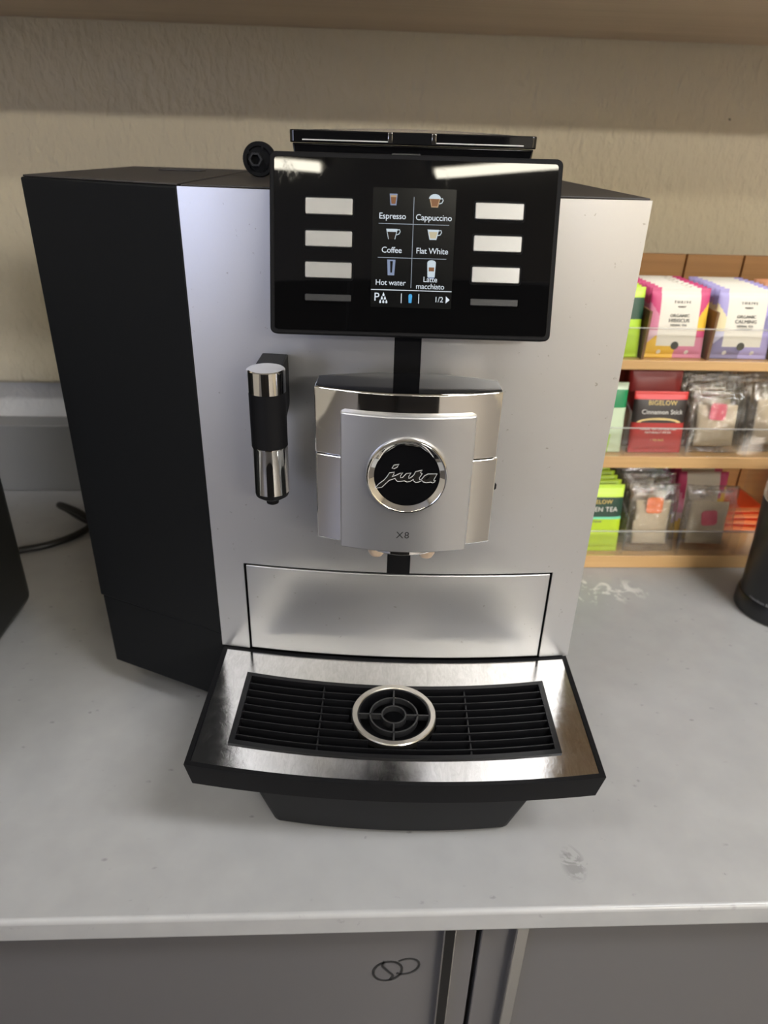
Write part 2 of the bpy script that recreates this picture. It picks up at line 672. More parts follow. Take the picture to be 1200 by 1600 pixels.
# ================================================================ counter, backsplash, base cabinet
ct = empty('countertop', (0, 0.288, 0))
tag(ct, 'light grey quartz worktop carrying the coffee machine', 'countertop')
box('slab', -2490, 2790, 0.4, 659, -22, 0, 'quartz', ct, bevel=3.5, seg=4)
bs = box('backsplash', -2490, 2790, 925, 962, 0.2, 100, 'splash_grey', bevel=1.5)
tag(bs, 'low grey stone backsplash along the wall behind the machine', 'backsplash')

cab = empty('base_cabinet', (0.097, 0.30, -0.9))
tag(cab, 'grey gloss base cabinet with chrome handles under the worktop', 'cabinet')
box('carcass', -700, 700, 30, 640, 100, 875, 'cabinet_carcass', cab)
box('toe_kick', -700, 700, 80, 600, 0, 100, 'toe_kick', cab)
for s in (-1, 1):
    d = box('door', min(s * 2, s * 690), max(s * 2, s * 690), 10, 29.5, 105, 872, 'cabinet_grey', cab, bevel=1)
    hx = -23.5 if s < 0 else 29.0
    h = box('handle', hx - 4.6, hx + 4.6, 1.5, 9.8, 330, 868, 'chrome', d, bevel=0.8)
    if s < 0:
        box('handle_reflection_strip', hx - 3.5, hx + 3.5, 1.1, 2.2, 334, 868, 'black_gloss', h)  # dark reflection in the left handle, built as a black strip
    if s < 0:
        # bean emblem printed on the left door
        geo = []

        def ell(cx, cz, rx, rz, rot, a0, a1, n=28):
            o = []
            for i in range(n + 1):
                a = math.radians(a0 + (a1 - a0) * i / n)
                x, z = rx * math.cos(a), rz * math.sin(a)
                o.append((cx + x * math.cos(rot) - z * math.sin(rot), cz + x * math.sin(rot) + z * math.cos(rot)))
            return o
        zc = 900 - 104
        geo.append(ribbon2d(ell(-66.5, zc, 10.6, 12.6, -0.4, 0, 360), 1.9))
        sp = smoothpath([(-69.5, zc + 13, 0), (-70.5, zc + 7, 0), (-66.5, zc, 0), (-62.5, zc - 6, 0), (-64.5, zc - 12, 0)], 6)
        geo.append(ribbon2d([(p.x, p.y) for p in sp], 1.9))
        geo.append(ribbon2d(ell(-52.5, zc + 5.5, 8.8, 10.8, -0.75, -85, 175), 1.7))
        plate('bean_emblem', merge(geo), 9.6, 10.0, 'ink', d)

# ================================================================ coffee machine
A = -YAW
base = Vector((12.4, 444, 0))
wx = base.x * math.cos(A) - base.y * math.sin(A)
wy = base.x * math.sin(A) + base.y * math.cos(A)
MACH = empty('coffee_machine', (wx * MM, wy * MM, 0), A)
tag(MACH, 'silver and black automatic coffee machine with a display standing on the grey worktop', 'coffee machine')


def fy(x):
    return 11.0 * (x / 141.0) ** 2


# --- body
hpoly = [(-139.5, 16), (139, 16), (137, 255), (-139.5, 258)]
box_h = prism('housing', hpoly, 28, 429, 'black_side', MACH, bevel=1)
tpoly = [(-141.2, 11.2), (-141.2, 259), (-250, 262), (-257.5, 61)]
tank = prism('water_tank', tpoly, 100, 429.6, 'black_side', MACH, bevel=1.2)
lpoly = [(-140.5, 12.5), (-140.5, 257), (-247, 260), (-254.5, 61)]
prism('tank_base', lpoly, 28, 99.5, 'black_side', MACH, bevel=1.0, taper=[(-140.5, 12.5), (-140.5, 257), (-248, 260), (-255.5, 61)])
cpoly = [(-141.6, 12.5), (-141.6, 258), (-249, 261), (-256.3, 61.5)]
tl = prism('tank_lid', [(x * 0.998, y) for x, y in cpoly], 429.7, 431.0, 'black_top', MACH, bevel=0.5)
box('lid_grip', -205, -170, 190, 206, 431.0, 432.2, 'black_top', tl, bevel=0.5)
prism('top_cover', [(-139.5, 13.8), (140.5, 13.8), (137, 254), (-139.5, 257)], 429.2, 430.6, 'black_top', MACH, bevel=0.5)
for (x, y) in ((-205, 120), (-225, 235), (115, 60), (115, 230), (-120, 40)):
    lathe('foot', [(0, 0), (13, 0), (13, 24), (12, 28.5), (0, 28.5)], 'black_plastic', MACH, 24, c=(x, y, 0))

# --- silver front with its cut-outs
DX0, DX1, DZ1 = -116.0, 115.2, 169.0
SX0, SX1 = -9.0, 8.2
xs = sorted(set([-141, 141, DX0 - 2.0, DX1 + 2.0, SX0, SX1] + [-141 + 282 * i / 28 for i in range(29)]))
zs = [89.6, DZ1 + 1.5, 360.0, 429.6]
v, f, idx = [], [], {}


def vid(i, j):
    if (i, j) not in idx:
        idx[(i, j)] = len(v)
        v.append((xs[i], fy(xs[i]), zs[j]))
    return idx[(i, j)]


for i in range(len(xs) - 1):
    xm = (xs[i] + xs[i + 1]) / 2
    for j in range(3):
        if j == 0 and DX0 - 2.0 < xm < DX1 + 2.0:
            continue
        if j == 1 and SX0 < xm < SX1:
            continue
        f.append((vid(i, j), vid(i + 1, j), vid(i + 1, j + 1), vid(i, j + 1)))
n = len(v)
solid_v = v + [(x, y + 1.6, z) for x, y, z in v]
ed = {}
for q in f:
    for a in range(4):
        ed[(q[a], q[(a + 1) % 4])] = 1
sf = [q for q in f] + [tuple(i + n for i in q)[::-1] for q in f]
for (a, b) in ed:
    if (b, a) not in ed:
        sf.append((a, b, b + n, a + n))
fp = mesh('front_panel', solid_v, sf, 'silver_front', MACH)
smooth_by_angle(fp, 30)


def convex_slab(name, x0, x1, z0, z1, d0, d1, material, parent, k=24, curve=fy, bev=0, r=0):
    v, f = [], []
    X = [x0 + (x1 - x0) * i / k for i in range(k + 1)]
    for x in X:
        c = curve(x)
        v += [(x, c + d0, z0), (x, c + d0, z1), (x, c + d1, z1), (x, c + d1, z0)]
    for i in range(k):
        for j in range(4):
            f.append((i * 4 + j, i * 4 + (j + 1) % 4, i * 4 + 4 + (j + 1) % 4, i * 4 + 4 + j))
    f += [(0, 1, 2, 3), (k * 4 + 3, k * 4 + 2, k * 4 + 1, k * 4)]
    o = mesh(name, v, f, material, parent, bevel=bev)
    if not bev:
        smooth_by_angle(o, 30)
    return o


convex_slab('front_recess', -140, 140, 88, 428.5, 3.2, 5.0, 'black_gap', MACH)
convex_slab('slide_rail', SX0 + 0.4, SX1 - 0.4, 165, 356, 0.9, 1.7, 'black_plastic', MACH, 4)
convex_slab('grounds_drawer', DX0, DX1, 91.0, DZ1, -0.4, 1.6, 'silver_front', MACH, 28, bev=0.5)

# --- display unit, tilted back
TILT = math.atan2(26.0, 96.5)
DISP = empty('display_unit', (0, 0, 0))
DISP.parent = MACH
DISP.location = (0, -27.0 * MM, 353.7 * MM)
DISP.rotation_euler = (-TILT, 0, 0)
# local: x right, z up the panel, y into the panel
outer = rrect(-83.3, 83.0, 0, 100, 3.5)
prism('bezel', outer, 0.6, 13, 'black_plastic', DISP, 'y', bevel=0.8)
gp = rrect(-80.6, 80.4, 2.6, 97.2, 2)
glass = prism('glass', gp, -0.1, 1.4, 'display_glass', DISP, 'y', bevel=0.25)
box('latch', -14, 2, 0.4, 2.5, 99.6, 100.3, 'dark_button', DISP)
for s, x0, x1 in ((-1, -62.7, -35.5), (1, 34.3, 62.2)):
    for zb, zt_ in ((66.6, 75.7), (49.2, 58.1), (32.0, 41.0)):
        prism('button_well', rrect(x0 - 1.0, x1 + 1.0, zb - 1.1, zt_ + 1.0, 1.6), -0.25, 0.5, 'black_gap', DISP, 'y')
        prism('button', rrect(x0, x1, zb, zt_, 1.0), -1.5, 0.2, 'silver_button', DISP, 'y', bevel=0.45)
    prism('slim_button', rrect(x0, x1, 19.1, 23.1, 0.8), -1.2, 0.2, 'dark_button', DISP, 'y', bevel=0.4)
SCR = prism('screen', rrect(-24.1, 23.3, 16.8, 82.2, 0.4), -0.22, 0.3, 'screen_black', DISP, 'y')


def scr_plate(name, g_, mt, off=(0, 0), y=-0.34):
    return plate(name, g_, y, y + 0.1, mt, SCR, off)


def rect2(x0, x1, z0, z1):
    return [(x0, z0), (x1, z0), (x1, z1), (x0, z1)]


for s, c, sz in (('Espresso', (-12.7, 67.0), 4.6), ('Cappuccino', (11.0, 66.7), 4.6), ('Coffee', (-12.6, 48.6), 4.6),
                 ('Flat White', (10.8, 48.6), 4.6), ('Hot water', (-12.7, 30.6), 4.4), ('Latte', (10.4, 32.9), 4.3),
                 ('macchiato', (10.5, 29.0), 4.3), ('1/2', (15.9, 21.8), 4.4), ('P', (-20.6, 22.3), 6.6)):
    scr_plate('screen_text', text_geo(s, sz, 0.95), 'screen_white', c)
for (x0, x1, z0, z1) in ((-20.5, 20, 62.85, 63.15), (-20.5, 19.2, 44.35, 44.65), (-0.85, -0.55, 28, 77.6)):
    scr_plate('grid_line', rect2(x0, x1, z0, z1), 'screen_line')
scr_plate('footer_line', rect2(-24, 23.2, 26.4, 26.8), 'screen_white')
for x in (-6.1, 4.1):
    scr_plate('footer_tick', rect2(x - 0.2, x + 0.2, 19.4, 24.8), 'screen_white')
scr_plate('arrow', [(20, 19.9), (22.3, 21.9), (20, 23.9)], 'screen_white')
scr_plate('filter_symbol', [(-1.7, 19.6), (-0.1, 19.6), (0.25, 23.6), (-0.25, 24.6), (-1.45, 24.6), (-1.95, 23.6)], 'screen_blue')


def drop(cx, cz, s):
    o = [(cx, cz + 1.25 * s)]
    for i in range(9):
        a = math.radians(30 - 240 * i / 8)
        o.append((cx + 0.62 * s * math.cos(a), cz - 0.35 * s + 0.62 * s * math.sin(a)))
    return o


for cx, cz in ((-16.6, 24.0), (-17.5, 22.0), (-15.7, 22.0), (-18.4, 20.0), (-16.6, 20.0), (-14.8, 20.0)):
    scr_plate('drop_symbol', drop(cx, cz, 1.0), 'screen_white')


def trap(cx, z0, z1, w0, w1):
    return [(cx - w0 / 2, z0), (cx + w0 / 2, z0), (cx + w1 / 2, z1), (cx - w1 / 2, z1)]


def dome(cx, cz, rx, rz, n=10):
    return [(cx + rx * math.cos(math.pi * i / n), cz + rz * math.sin(math.pi * i / n)) for i in range(n + 1)]


def cup_handle(cx, cz):
    return ribbon2d([(cx, cz + 1.3), (cx + 1.5, cz + 1.6), (cx + 1.9, cz + 0.5), (cx + 1.2, cz - 0.8), (cx - 0.3, cz - 1.3)], 0.45)


# espresso glass, cappuccino, coffee, flat white, hot water glass, latte glass
scr_plate('espresso_symbol', trap(-12.4, 72.9, 79.0, 3.4, 4.5), 'screen_glass')
scr_plate('espresso_symbol', trap(-12.4, 73.6, 77.2, 2.3, 3.3), 'screen_brown', y=-0.42)
scr_plate('espresso_symbol', trap(-12.4, 77.2, 78.2, 3.3, 3.5), 'screen_crema', y=-0.42)
scr_plate('cappuccino_symbol', trap(11.2, 72.4, 77.0, 3.8, 6.0), 'screen_crema')
scr_plate('cappuccino_symbol', trap(11.2, 72.9, 76.8, 3.0, 4.8), 'screen_brown', y=-0.42)
scr_plate('cappuccino_symbol', dome(11.2, 76.9, 3.4, 2.6), 'screen_milk')
scr_plate('cappuccino_symbol', cup_handle(14.0, 75.6), 'screen_milk')
scr_plate('coffee_symbol', trap(-12.8, 54.6, 60.2, 4.0, 6.6), 'screen_milk')
scr_plate('coffee_symbol', trap(-12.8, 54.5, 58.6, 3.2, 5.2), 'screen_coffee', y=-0.42)
scr_plate('coffee_symbol', cup_handle(-9.9, 58.3), 'screen_milk')
scr_plate('flat_white_symbol', trap(11.0, 54.9, 60.4, 4.0, 6.6), 'screen_milk')
scr_plate('flat_white_symbol', trap(11.0, 55.6, 59.2, 3.2, 5.0), 'screen_cream', y=-0.42)
scr_plate('flat_white_symbol', cup_handle(13.9, 58.5), 'screen_milk')
scr_plate('water_glass_symbol', trap(-12.6, 34.8, 43.4, 3.8, 4.8), 'screen_glass')
scr_plate('water_glass_symbol', trap(-12.5, 36.2, 42.6, 1.0, 1.6), 'screen_black', y=-0.42)
scr_plate('latte_symbol', trap(10.8, 34.4, 42.2, 4.2, 5.0), 'screen_milk')
scr_plate('latte_symbol', dome(10.8, 42.2, 2.5, 1.6), 'screen_milk')
scr_plate('latte_symbol', rect2(9.3, 12.4, 37.6, 39.8), 'screen_brown', y=-0.42)
scr_plate('latte_symbol', trap(10.8, 33.6, 34.4, 3.4, 4.2), 'screen_glass')

# --- bean lid and grinder wheel on top
LID = empty('bean_lid', (0, 0, 0))
LID.parent = MACH
prism('hopper', [(-73, 50), (70.5, 50), (70.5, 195), (-73, 195)], 430.7, 454.3, 'black_gloss', LID, bevel=0.8,
      taper=[(-76.5, 47.5), (73.8, 47.5), (73.8, 198), (-76.5, 198)])
slab = rrect(-78, 75.2, 46, 200, 3)
cover = prism('cover', slab, 454.5, 461.6, 'black_gloss', LID, bevel=0.7)
box('trim_line', -70, 67, 45.7, 46.3, 455.8, 456.5, 'letter_edge', cover)
prism('grip_recess', rrect(-17, 13, 455.2, 461.0, 1), 45.4, 46.2, 'black_gap', cover, 'y')
for x in (-15.8, 11.2):
    box('grip_cheek', x - 1.2, x + 1.6, 45.0, 46.2, 455.4, 461.2, 'chrome', cover, bevel=0.3)
v, f = [], []
for i in range(17):
    x = -72 + 141 * i / 16
    hgt = 461.6 + 2.0 * math.sin(math.pi * i / 16)
    v += [(x, 60, hgt), (x, 190, hgt), (x, 190, 461.0), (x, 60, 461.0)]
for i in range(16):
    for j in range(4):
        f.append((i * 4 + j, i * 4 + (j + 1) % 4, i * 4 + 4 + (j + 1) % 4, i * 4 + 4 + j))
f += [(0, 1, 2, 3), (67, 66, 65, 64)]
dm = mesh('dome', v, f, 'smoke_lid', cover)
smooth_by_angle(dm, 40)
KN = empty('grinder_wheel', (-112.5 * MM, 132 * MM, 442.4 * MM))
KN.parent = MACH
lathe('wheel', [(0, 1.2), (8.2, 1.2), (9.0, -0.2), (11.2, -0.4), (11.9, 0.6), (11.9, 8), (11, 9), (0, 9)], 'black_plastic', KN, 40, 'y')
hexo = [(5.0 * math.cos(math.radians(60 * i + 30 + 30)), 5.0 * math.sin(math.radians(60 * i + 60))) for i in range(6)]
hexi = [(p[0] * 0.72, p[1] * 0.72) for p in hexo]
v = [(x - 2.0, h, z) for h in (-3.2, 1.3) for x, z in hexo] + [(x - 2.0, h, z) for h in (-3.2, 1.3) for x, z in hexi]
f = []
for i in range(6):
    j = (i + 1) % 6
    f += [(i, j, 12 + j, 12 + i), (i, i + 6, j + 6, j), (12 + i, 12 + j, 18 + j, 18 + i)]
hx = mesh('hex_socket', v, f, 'dark_button', KN)
for ax, az in ((3, 8), (-7.5, 5), (-7.5, -6), (2, -8.4), (5.5, -4)):
    box('web', ax - 0.7, ax + 0.7, -0.3, 1.4, az - 1.6, az + 1.6, 'black_plastic', KN)

# --- coffee spout
HEAD = empty('coffee_spout', (0, 0, 0))
HEAD.parent = MACH


def arc(x0, x1, ye, yc, n=18, half=55.5):
    return [(x0 + (x1 - x0) * i / n, ye + (yc - ye) * (1 - ((x0 + (x1 - x0) * i / n) / half) ** 2)) for i in range(n + 1)]


lens = arc(-55.5, 55.5, -48, -59) + arc(55.2, -55.2, -27.5, -16.2, half=55.2)
prism('upper_housing', lens, 287.2, 328.8, 'chrome', HEAD, bevel=0.8, smooth_deg=30)
llens = arc(-55.3, 56.3, -47.6, -58.4) + arc(55.6, -55.0, -27.5, -17, half=55.6)
prism('lower_housing', llens, 227.5, 286.4, 'chrome', HEAD, bevel=0.8, smooth_deg=30)
prism('dust_cover', [(x * 0.985, -37.5 + (y + 37.5) * 0.95) for x, y in lens], 328.7, 329.2, 'black_gloss', HEAD, smooth_deg=30)
box('carriage', -30, 30, -24, 1.0, 236, 322, 'black_plastic', HEAD, bevel=2)


def py(x):
    return -63.0 + 5.6 * (x / 40.0) ** 2


PL = convex_slab('cover_plate', -39.6, 40.2, 226.2, 316.6, 0.0, 6.5, 'silver_plate', HEAD, 24, py, bev=1.0)
BC = (0.6, 279.8)
ring = []
prof = [(19.5, -0.2), (22.5, -2.5), (22.9, -2.8), (23.5, -2.9), (24.2, -2.2), (24.6, -0.8), (24.6, 3.5), (19.5, 3.5), (19.5, -0.2)]
BD = lathe('badge_ring', prof, 'chrome', PL, 64, 'y', (BC[0], -63.2, BC[1]))
lathe('badge_disc', [(0, -0.4), (19.7, -0.4), (19.7, 3), (0, 3)], 'black_gloss', BD, 64, 'y', (BC[0], -63.2, BC[1]))


def lp(pts):
    return [(BC[0] + (x - 560) * 0.0513, BC[1] - (y - 577) * 0.0562) for x, y in pts]


def zp(pts):
    return [(((580 + x / 10.91) - 560) * 7.5, ((720 + y / 10.92) - 670) * 7.5) for x, y in pts]


LETTERS = [
    zp([(340, 160), (368, 108), (455, 92), (425, 140), (375, 168)]),
    zp([(62, 508), (120, 435), (215, 360), (262, 300), (300, 238), (385, 224), (372, 262), (345, 302), (400, 282), (480, 240), (522, 232), (487, 285),
        (492, 316), (522, 312), (585, 242), (665, 230), (628, 288), (628, 322), (660, 312), (712, 262), (738, 206), (850, 176), (820, 222), (852, 236),
        (832, 272), (806, 308), (816, 342), (842, 334), (895, 268), (950, 238), (1105, 232), (1062, 318), (1052, 346), (1082, 345), (1072, 368),
        (1035, 390), (1008, 374), (930, 388), (872, 374), (856, 352), (806, 378), (752, 390), (716, 366), (712, 336), (655, 374), (600, 385),
        (556, 366), (500, 378), (440, 382), (408, 352), (400, 330), (300, 366), (175, 490)]),
]
for k, q in enumerate(LETTERS):
    P = [(x, z) for x, z in lp(q)]
    bmx = bmesh.new()
    fc = bmx.faces.new([bmx.verts.new((x, z, 0)) for x, z in P])
    bmesh.ops.triangulate(bmx, faces=[fc])
    bmx.verts.index_update()
    geo = ([(w.co.x, w.co.y) for w in bmx.verts], [tuple(w.index for w in t.verts) for t in bmx.faces])
    bmx.free()
    plate('lettering', geo, -64.1, -63.5, 'letter_metal', BD)
    tv, tf = tube_geo([(x, -64.1, z) for x, z in P], 0.22, 6, True)
    o = mesh('letter_outline', tv, tf, 'letter_edge', BD)
# counter of the last letter
plate('letter_counter', lp(zp([(905, 330), (920, 296), (985, 252), (968, 300), (932, 336)])), -64.3, -63.7, 'black_gloss', BD)
plate('model_text', text_geo('X8', 6.6, 1.12), -0.12, 0.2, 'ink', PL, (-0.3, 238.8), conform=lambda x, z: py(x))
for x in (-16.6, 16.4):
    lathe('nozzle', [(0, -6), (4.2, -6), (5.6, -3.5), (6.0, 0), (6.0, 6), (0, 6)], 'nozzle', HEAD, 24, c=(x, -44, 219.5))
prism('chin', arc(-26, 26, -50, -61, 14, 26) + arc(26, -26, -34, -30, 6, 26), 222.6, 227.6, 'chrome', HEAD, bevel=0.8, smooth_deg=30)
lathe('height_lever', [(0, 0), (4.4, 0), (4.4, 2.2), (3.6, 3.0), (0, 3.0)], 'black_plastic', HEAD, 20, c=(54.6, -38, 262))

# --- hot water spout
HW = empty('hot_water_spout', (-86 * MM, -32 * MM, 0))
HW.parent = MACH
lathe('cap', [(0, 333.8), (10.9, 333.8), (11.5, 333.2), (11.5, 319.7), (0, 319.7)], 'chrome', HW)
lathe('grip', [(0, 319.6), (11.35, 319.6), (11.35, 284.8), (0, 284.8)], 'black_plastic', HW)
lathe('sleeve', [(0, 284.7), (11.5, 284.7), (11.5, 284.0), (11.3, 283.6), (11.3, 252.8), (0, 252.8)], 'chrome', HW)
lathe('tip', [(0, 252.7), (11.2, 252.7), (10.6, 250), (7.5, 247.8), (4.3, 246.8), (4.0, 243.6), (3.0, 243.0), (0, 243.0)], 'black_plastic', HW)
prism('bracket', [(4, 333), (37, 333), (37, 303), (34, 299), (9, 293), (4, 293)], -8.5, 8.5, 'black_plastic', HW, 'x', bevel=0.8)

# --- drip tray
TR = empty('drip_tray', (0, 0, 0))
TR.parent = MACH


def outline(hw, yb, yfc, yfm, n=24, back_curve=True, sag=11.0, bh=141.0):
    pts = []
    for i in range(n + 1):
        x = -hw + 2 * hw * i / n
        pts.append((x, yfc + (yfm - yfc) * (1 - (x / hw) ** 2)))
    for i in range(n + 1):
        x = hw - 2 * hw * i / n
        pts.append((x, yb - (sag * (1 - (x / bh) ** 2) if back_curve else 0)))
    return pts


def ring_prism(name, po, pi_, z0, z1, material, parent):
    n = len(po)
    v = [(x, y, z0) for x, y in po] + [(x, y, z1) for x, y in po] + [(x, y, z0) for x, y in pi_] + [(x, y, z1) for x, y in pi_]
    f = []
    for i in range(n):
        j = (i + 1) % n
        f += [(i, j, n + j, n + i), (2 * n + i, 3 * n + i, 3 * n + j, 2 * n + j), (n + i, n + j, 3 * n + j, 3 * n + i), (i, 2 * n + i, 2 * n + j, j)]
    o = mesh(name, v, f, material, parent)
    smooth_by_angle(o, 30)
    return o


o_top = outline(139.8, 11.2, -113.4, -125.0)
o_bot = outline(136.5, 11.2, -111.0, -121.5)
o_in = outline(136.4, 8.4, -110.2, -121.9)
n = len(o_top)
v = [(x, y, 68.5) for x, y in o_bot] + [(x, y, 88.6) for x, y in o_top] + [(x, y, 88.6) for x, y in o_in] + [(x, y, 72.0) for x, y in o_in]
f = [tuple(range(n))[::-1]]
for i in range(n):
    j = (i + 1) % n
    f += [(i, j, n + j, n + i), (n + i, n + j, 2 * n + j, 2 * n + i), (2 * n + i, 2 * n + j, 3 * n + j, 3 * n + i)]
f.append(tuple(range(3 * n, 4 * n)))
rim = mesh('rim', v, f, 'black_plastic', TR)
smooth_by_angle(rim, 30)
pl_o = outline(136.0, 8.0, -109.8, -121.5)
g_o = outline(114.6, -21.0, -94.0, -103.6, sag=11.0, bh=114.6)
n = len(pl_o)
ring_prism('steel_plate', pl_o, g_o, 80.0, 88.0, 'tray_steel', TR)
# shallow pan below the rim, with a sloped front
pan_t = [(x, y) for x, y in outline(95.5, 10, -112.5, -119, back_curve=False)]
pan_b = [(x, y) for x, y in outline(88, 8, -86, -92.5, back_curve=False)]
prism('pan', pan_b, 1.5, 68.6, 'black_plastic', TR, bevel=5, seg=4, taper=pan_t)
prism('tray_floor', outline(112, -24, -91, -101), 72.2, 73.0, 'black_gap', TR)
GR = ring_prism('grill_frame', g_o, outline(110.6, -24.6, -90.6, -100.2, sag=11.0, bh=114.6), 74.0, 89.2, 'grill_black', TR)


def rowy(x, t):
    b = -24.6 - 10.6 * (1 - (x / 114.6) ** 2)
    fr = -90.6 - 9.6 * (1 - (x / 110.6) ** 2)
    return b + (fr - b) * t


RC, RO = (-0.8, -62.0), 30.6
nrow = 8
for k in range(nrow):
    t = (k + 1) / (nrow + 0.7)
    segs, cur = [], []
    for i in range(61):
        x = -111 + 222 * i / 60
        y = rowy(x, t)
        if (x - RC[0]) ** 2 + (y - RC[1]) ** 2 > (RO - 1.5) ** 2:
            cur.append((x, y))
        elif cur:
            segs.append(cur)
            cur = []
    if cur:
        segs.append(cur)
    for s in segs:
        if len(s) < 2:
            continue
        V, Fc = [], []
        b0 = 0
        for x, y in s:
            V += [(x, y - 0.6, 80.0), (x, y - 0.4, 88.6), (x, y + 0.4, 88.6), (x, y + 0.6, 80.0)]
        for i in range(len(s) - 1):
            for j in range(4):
                Fc.append((b0 + i * 4 + j, b0 + i * 4 + (j + 1) % 4, b0 + i * 4 + 4 + (j + 1) % 4, b0 + i * 4 + 4 + j))
        e = b0 + (len(s) - 1) * 4
        Fc += [(b0, b0 + 1, b0 + 2, b0 + 3), (e + 3, e + 2, e + 1, e)]
        sl = mesh('slat', V, Fc, 'grill_black', TR)
        smooth_by_angle(sl, 40)
for x in (-53.6, 52.6):
    box('cross_rib', x - 0.5, x + 0.5, rowy(x, 1.0) + 0.5, rowy(x, 0.0) - 0.5, 76.0, 87.6, 'grill_black', TR)
# cup ring
RG = lathe('cup_ring', [(RO, 84.2), (RO, 89.4), (RO - 0.6, 90.2), (26.8, 90.2), (26.3, 89.6), (26.3, 84.2), (RO, 84.2)], 'satin_ring', TR, 72, c=(RC[0], RC[1], 0))
lathe('ring_floor', [(0, 73.0), (26.2, 73.0), (26.2, 73.6), (0, 73.6)], 'black_gap', RG, 48, c=(RC[0], RC[1], 0))
lathe('ring_liner', [(26.3, 73.6), (26.3, 89.2), (25.2, 89.2), (25.2, 73.6), (26.3, 73.6)], 'grill_black', RG, 64, c=(RC[0], RC[1], 0))
for r in (8.6, 17.2):
    lathe('ring_bar', [(r + 0.55, 84.2), (r + 0.55, 89.0), (r - 0.55, 89.0), (r - 0.55, 84.2), (r + 0.55, 84.2)], 'dark_button', RG, 48, c=(RC[0], RC[1], 0))
for a in range(4):
    d = Vector((math.cos(a * math.pi / 2), math.sin(a * math.pi / 2)))
    nn = Vector((-d.y, d.x)) * 0.55
    q = [Vector(RC) + d * 8.8 + nn, Vector(RC) + d * 8.8 - nn, Vector(RC) + d * 25.3 - nn, Vector(RC) + d * 25.3 + nn]
    prism('ring_spoke', [tuple(p) for p in q], 84.2, 89.0, 'dark_button', RG)

# ================================================================ black appliance at the left edge, its cable, the grinder at the right edge
CB = empty('milk_cooler', (-0.470, 0.51, 0))
tag(CB, 'black appliance with rounded edges cut off by the left edge of the photo', 'appliance')
prism('body', rrect(-125, 125, -140, 150, 22, 7), 6, 330, 'appliance_black', CB, bevel=8, seg=4)
prism('door', rrect(-121, 121, -152, -141, 3), 14, 322, 'black_gloss', CB, bevel=1)
prism('lid', rrect(-120, 120, -134, 146, 20, 7), 330, 336, 'appliance_black', CB, bevel=2)
for (x, y) in ((-100, -110), (100, -110), (-100, 120), (100, 120)):
    lathe('foot', [(0, 0), (10, 0), (10, 6.5), (0, 6.5)], 'cable_rubber', CB, 16, c=(x, y, 0))
cb = tube('power_cable', smoothpath([(-560, 745, 4), (-450, 740, 4), (-392, 757, 4), (-365, 772, 4), (-343, 796, 5), (-335, 815, 9), (-352, 822, 20), (-374, 832, 24),
                                     (-382, 838, 22), (-372, 836, 17), (-345, 820, 10), (-318, 815, 5), (-280, 822, 4)], 8),
          4.3, 'cable_rubber')
tag(cb, 'black power cable looping on the worktop behind the machine', 'cable')

GRD = empty('coffee_grinder', (0.4865, 0.6345, 0))
tag(GRD, 'black coffee grinder with smoky lid cut off by the right edge of the photo', 'grinder')
lathe('base', [(0, 0), (45, 0), (47, 2), (47.2, 14), (45.8, 19), (45.0, 20.5), (0, 20.5)], 'grinder_black', GRD, 56)
lathe('body', [(0, 20.6), (44.4, 20.6), (44.2, 30), (45.5, 80), (48.5, 128), (49, 134), (0, 134)], 'grinder_black', GRD, 56)
lathe('lid', [(49.2, 134.3), (49.6, 150), (48, 190), (40, 208), (24, 214), (0, 215)], 'smoke_lid', GRD, 56)
gt, gfc = text_geo('Hamilton Beach', 5.0, 1.0)
vv = []
for (x, z) in [(a[0], a[1]) for a in gt]:
    a = math.radians(212) + x / 45.6
    vv.append((45.75 * math.cos(a), 45.75 * math.sin(a), 24 + z))
mesh('brand_text', vv, gfc, 'grinder_print', GRD)

# ================================================================ tea organiser
OX0, OX1, OY0, OY1 = 240.0, 596.0, 720.0, 852.0
ORG = empty('tea_organizer', (0, 0, 0))
tag(ORG, 'three-tier bamboo tea organizer beside the coffee machine', 'organizer')
box('shelf_board', OX0, OX1, OY0, OY1, 0.3, 17.5, 'bamboo', ORG, bevel=1)
box('shelf_board', OX0, OX1, OY0, OY1, 134.5, 149.0, 'bamboo', ORG, bevel=1)
box('shelf_board', OX0, OX1, OY0, OY1, 249.0, 259.5, 'bamboo', ORG, bevel=1)
box('back_strip', OX0, OX1, OY1 + 6.2, OY1 + 9, 0.3, 349, 'bamboo_edge', ORG)
for x0, x1 in ((OX0, 322.8), (325.2, 392.4), (394.8, 461.9), (464.3, 531.4), (533.8, OX1)):
    box('back_board', x0, x1, OY1 + 0.2, OY1 + 6, 0.3, 350, 'bamboo_back', ORG, bevel=0.5)
for x in (OX0 - 9, OX1 + 0.2):
    prism('side_panel', [(OY0, 0.3), (OY1 + 8, 0.3), (OY1 + 8, 350), (OY1 - 20, 350), (OY0, 300)], x, x + 8.8, 'bamboo', ORG, 'x', bevel=0.8)
DIV = [310.0, 381.0, 452.0, 523.0]
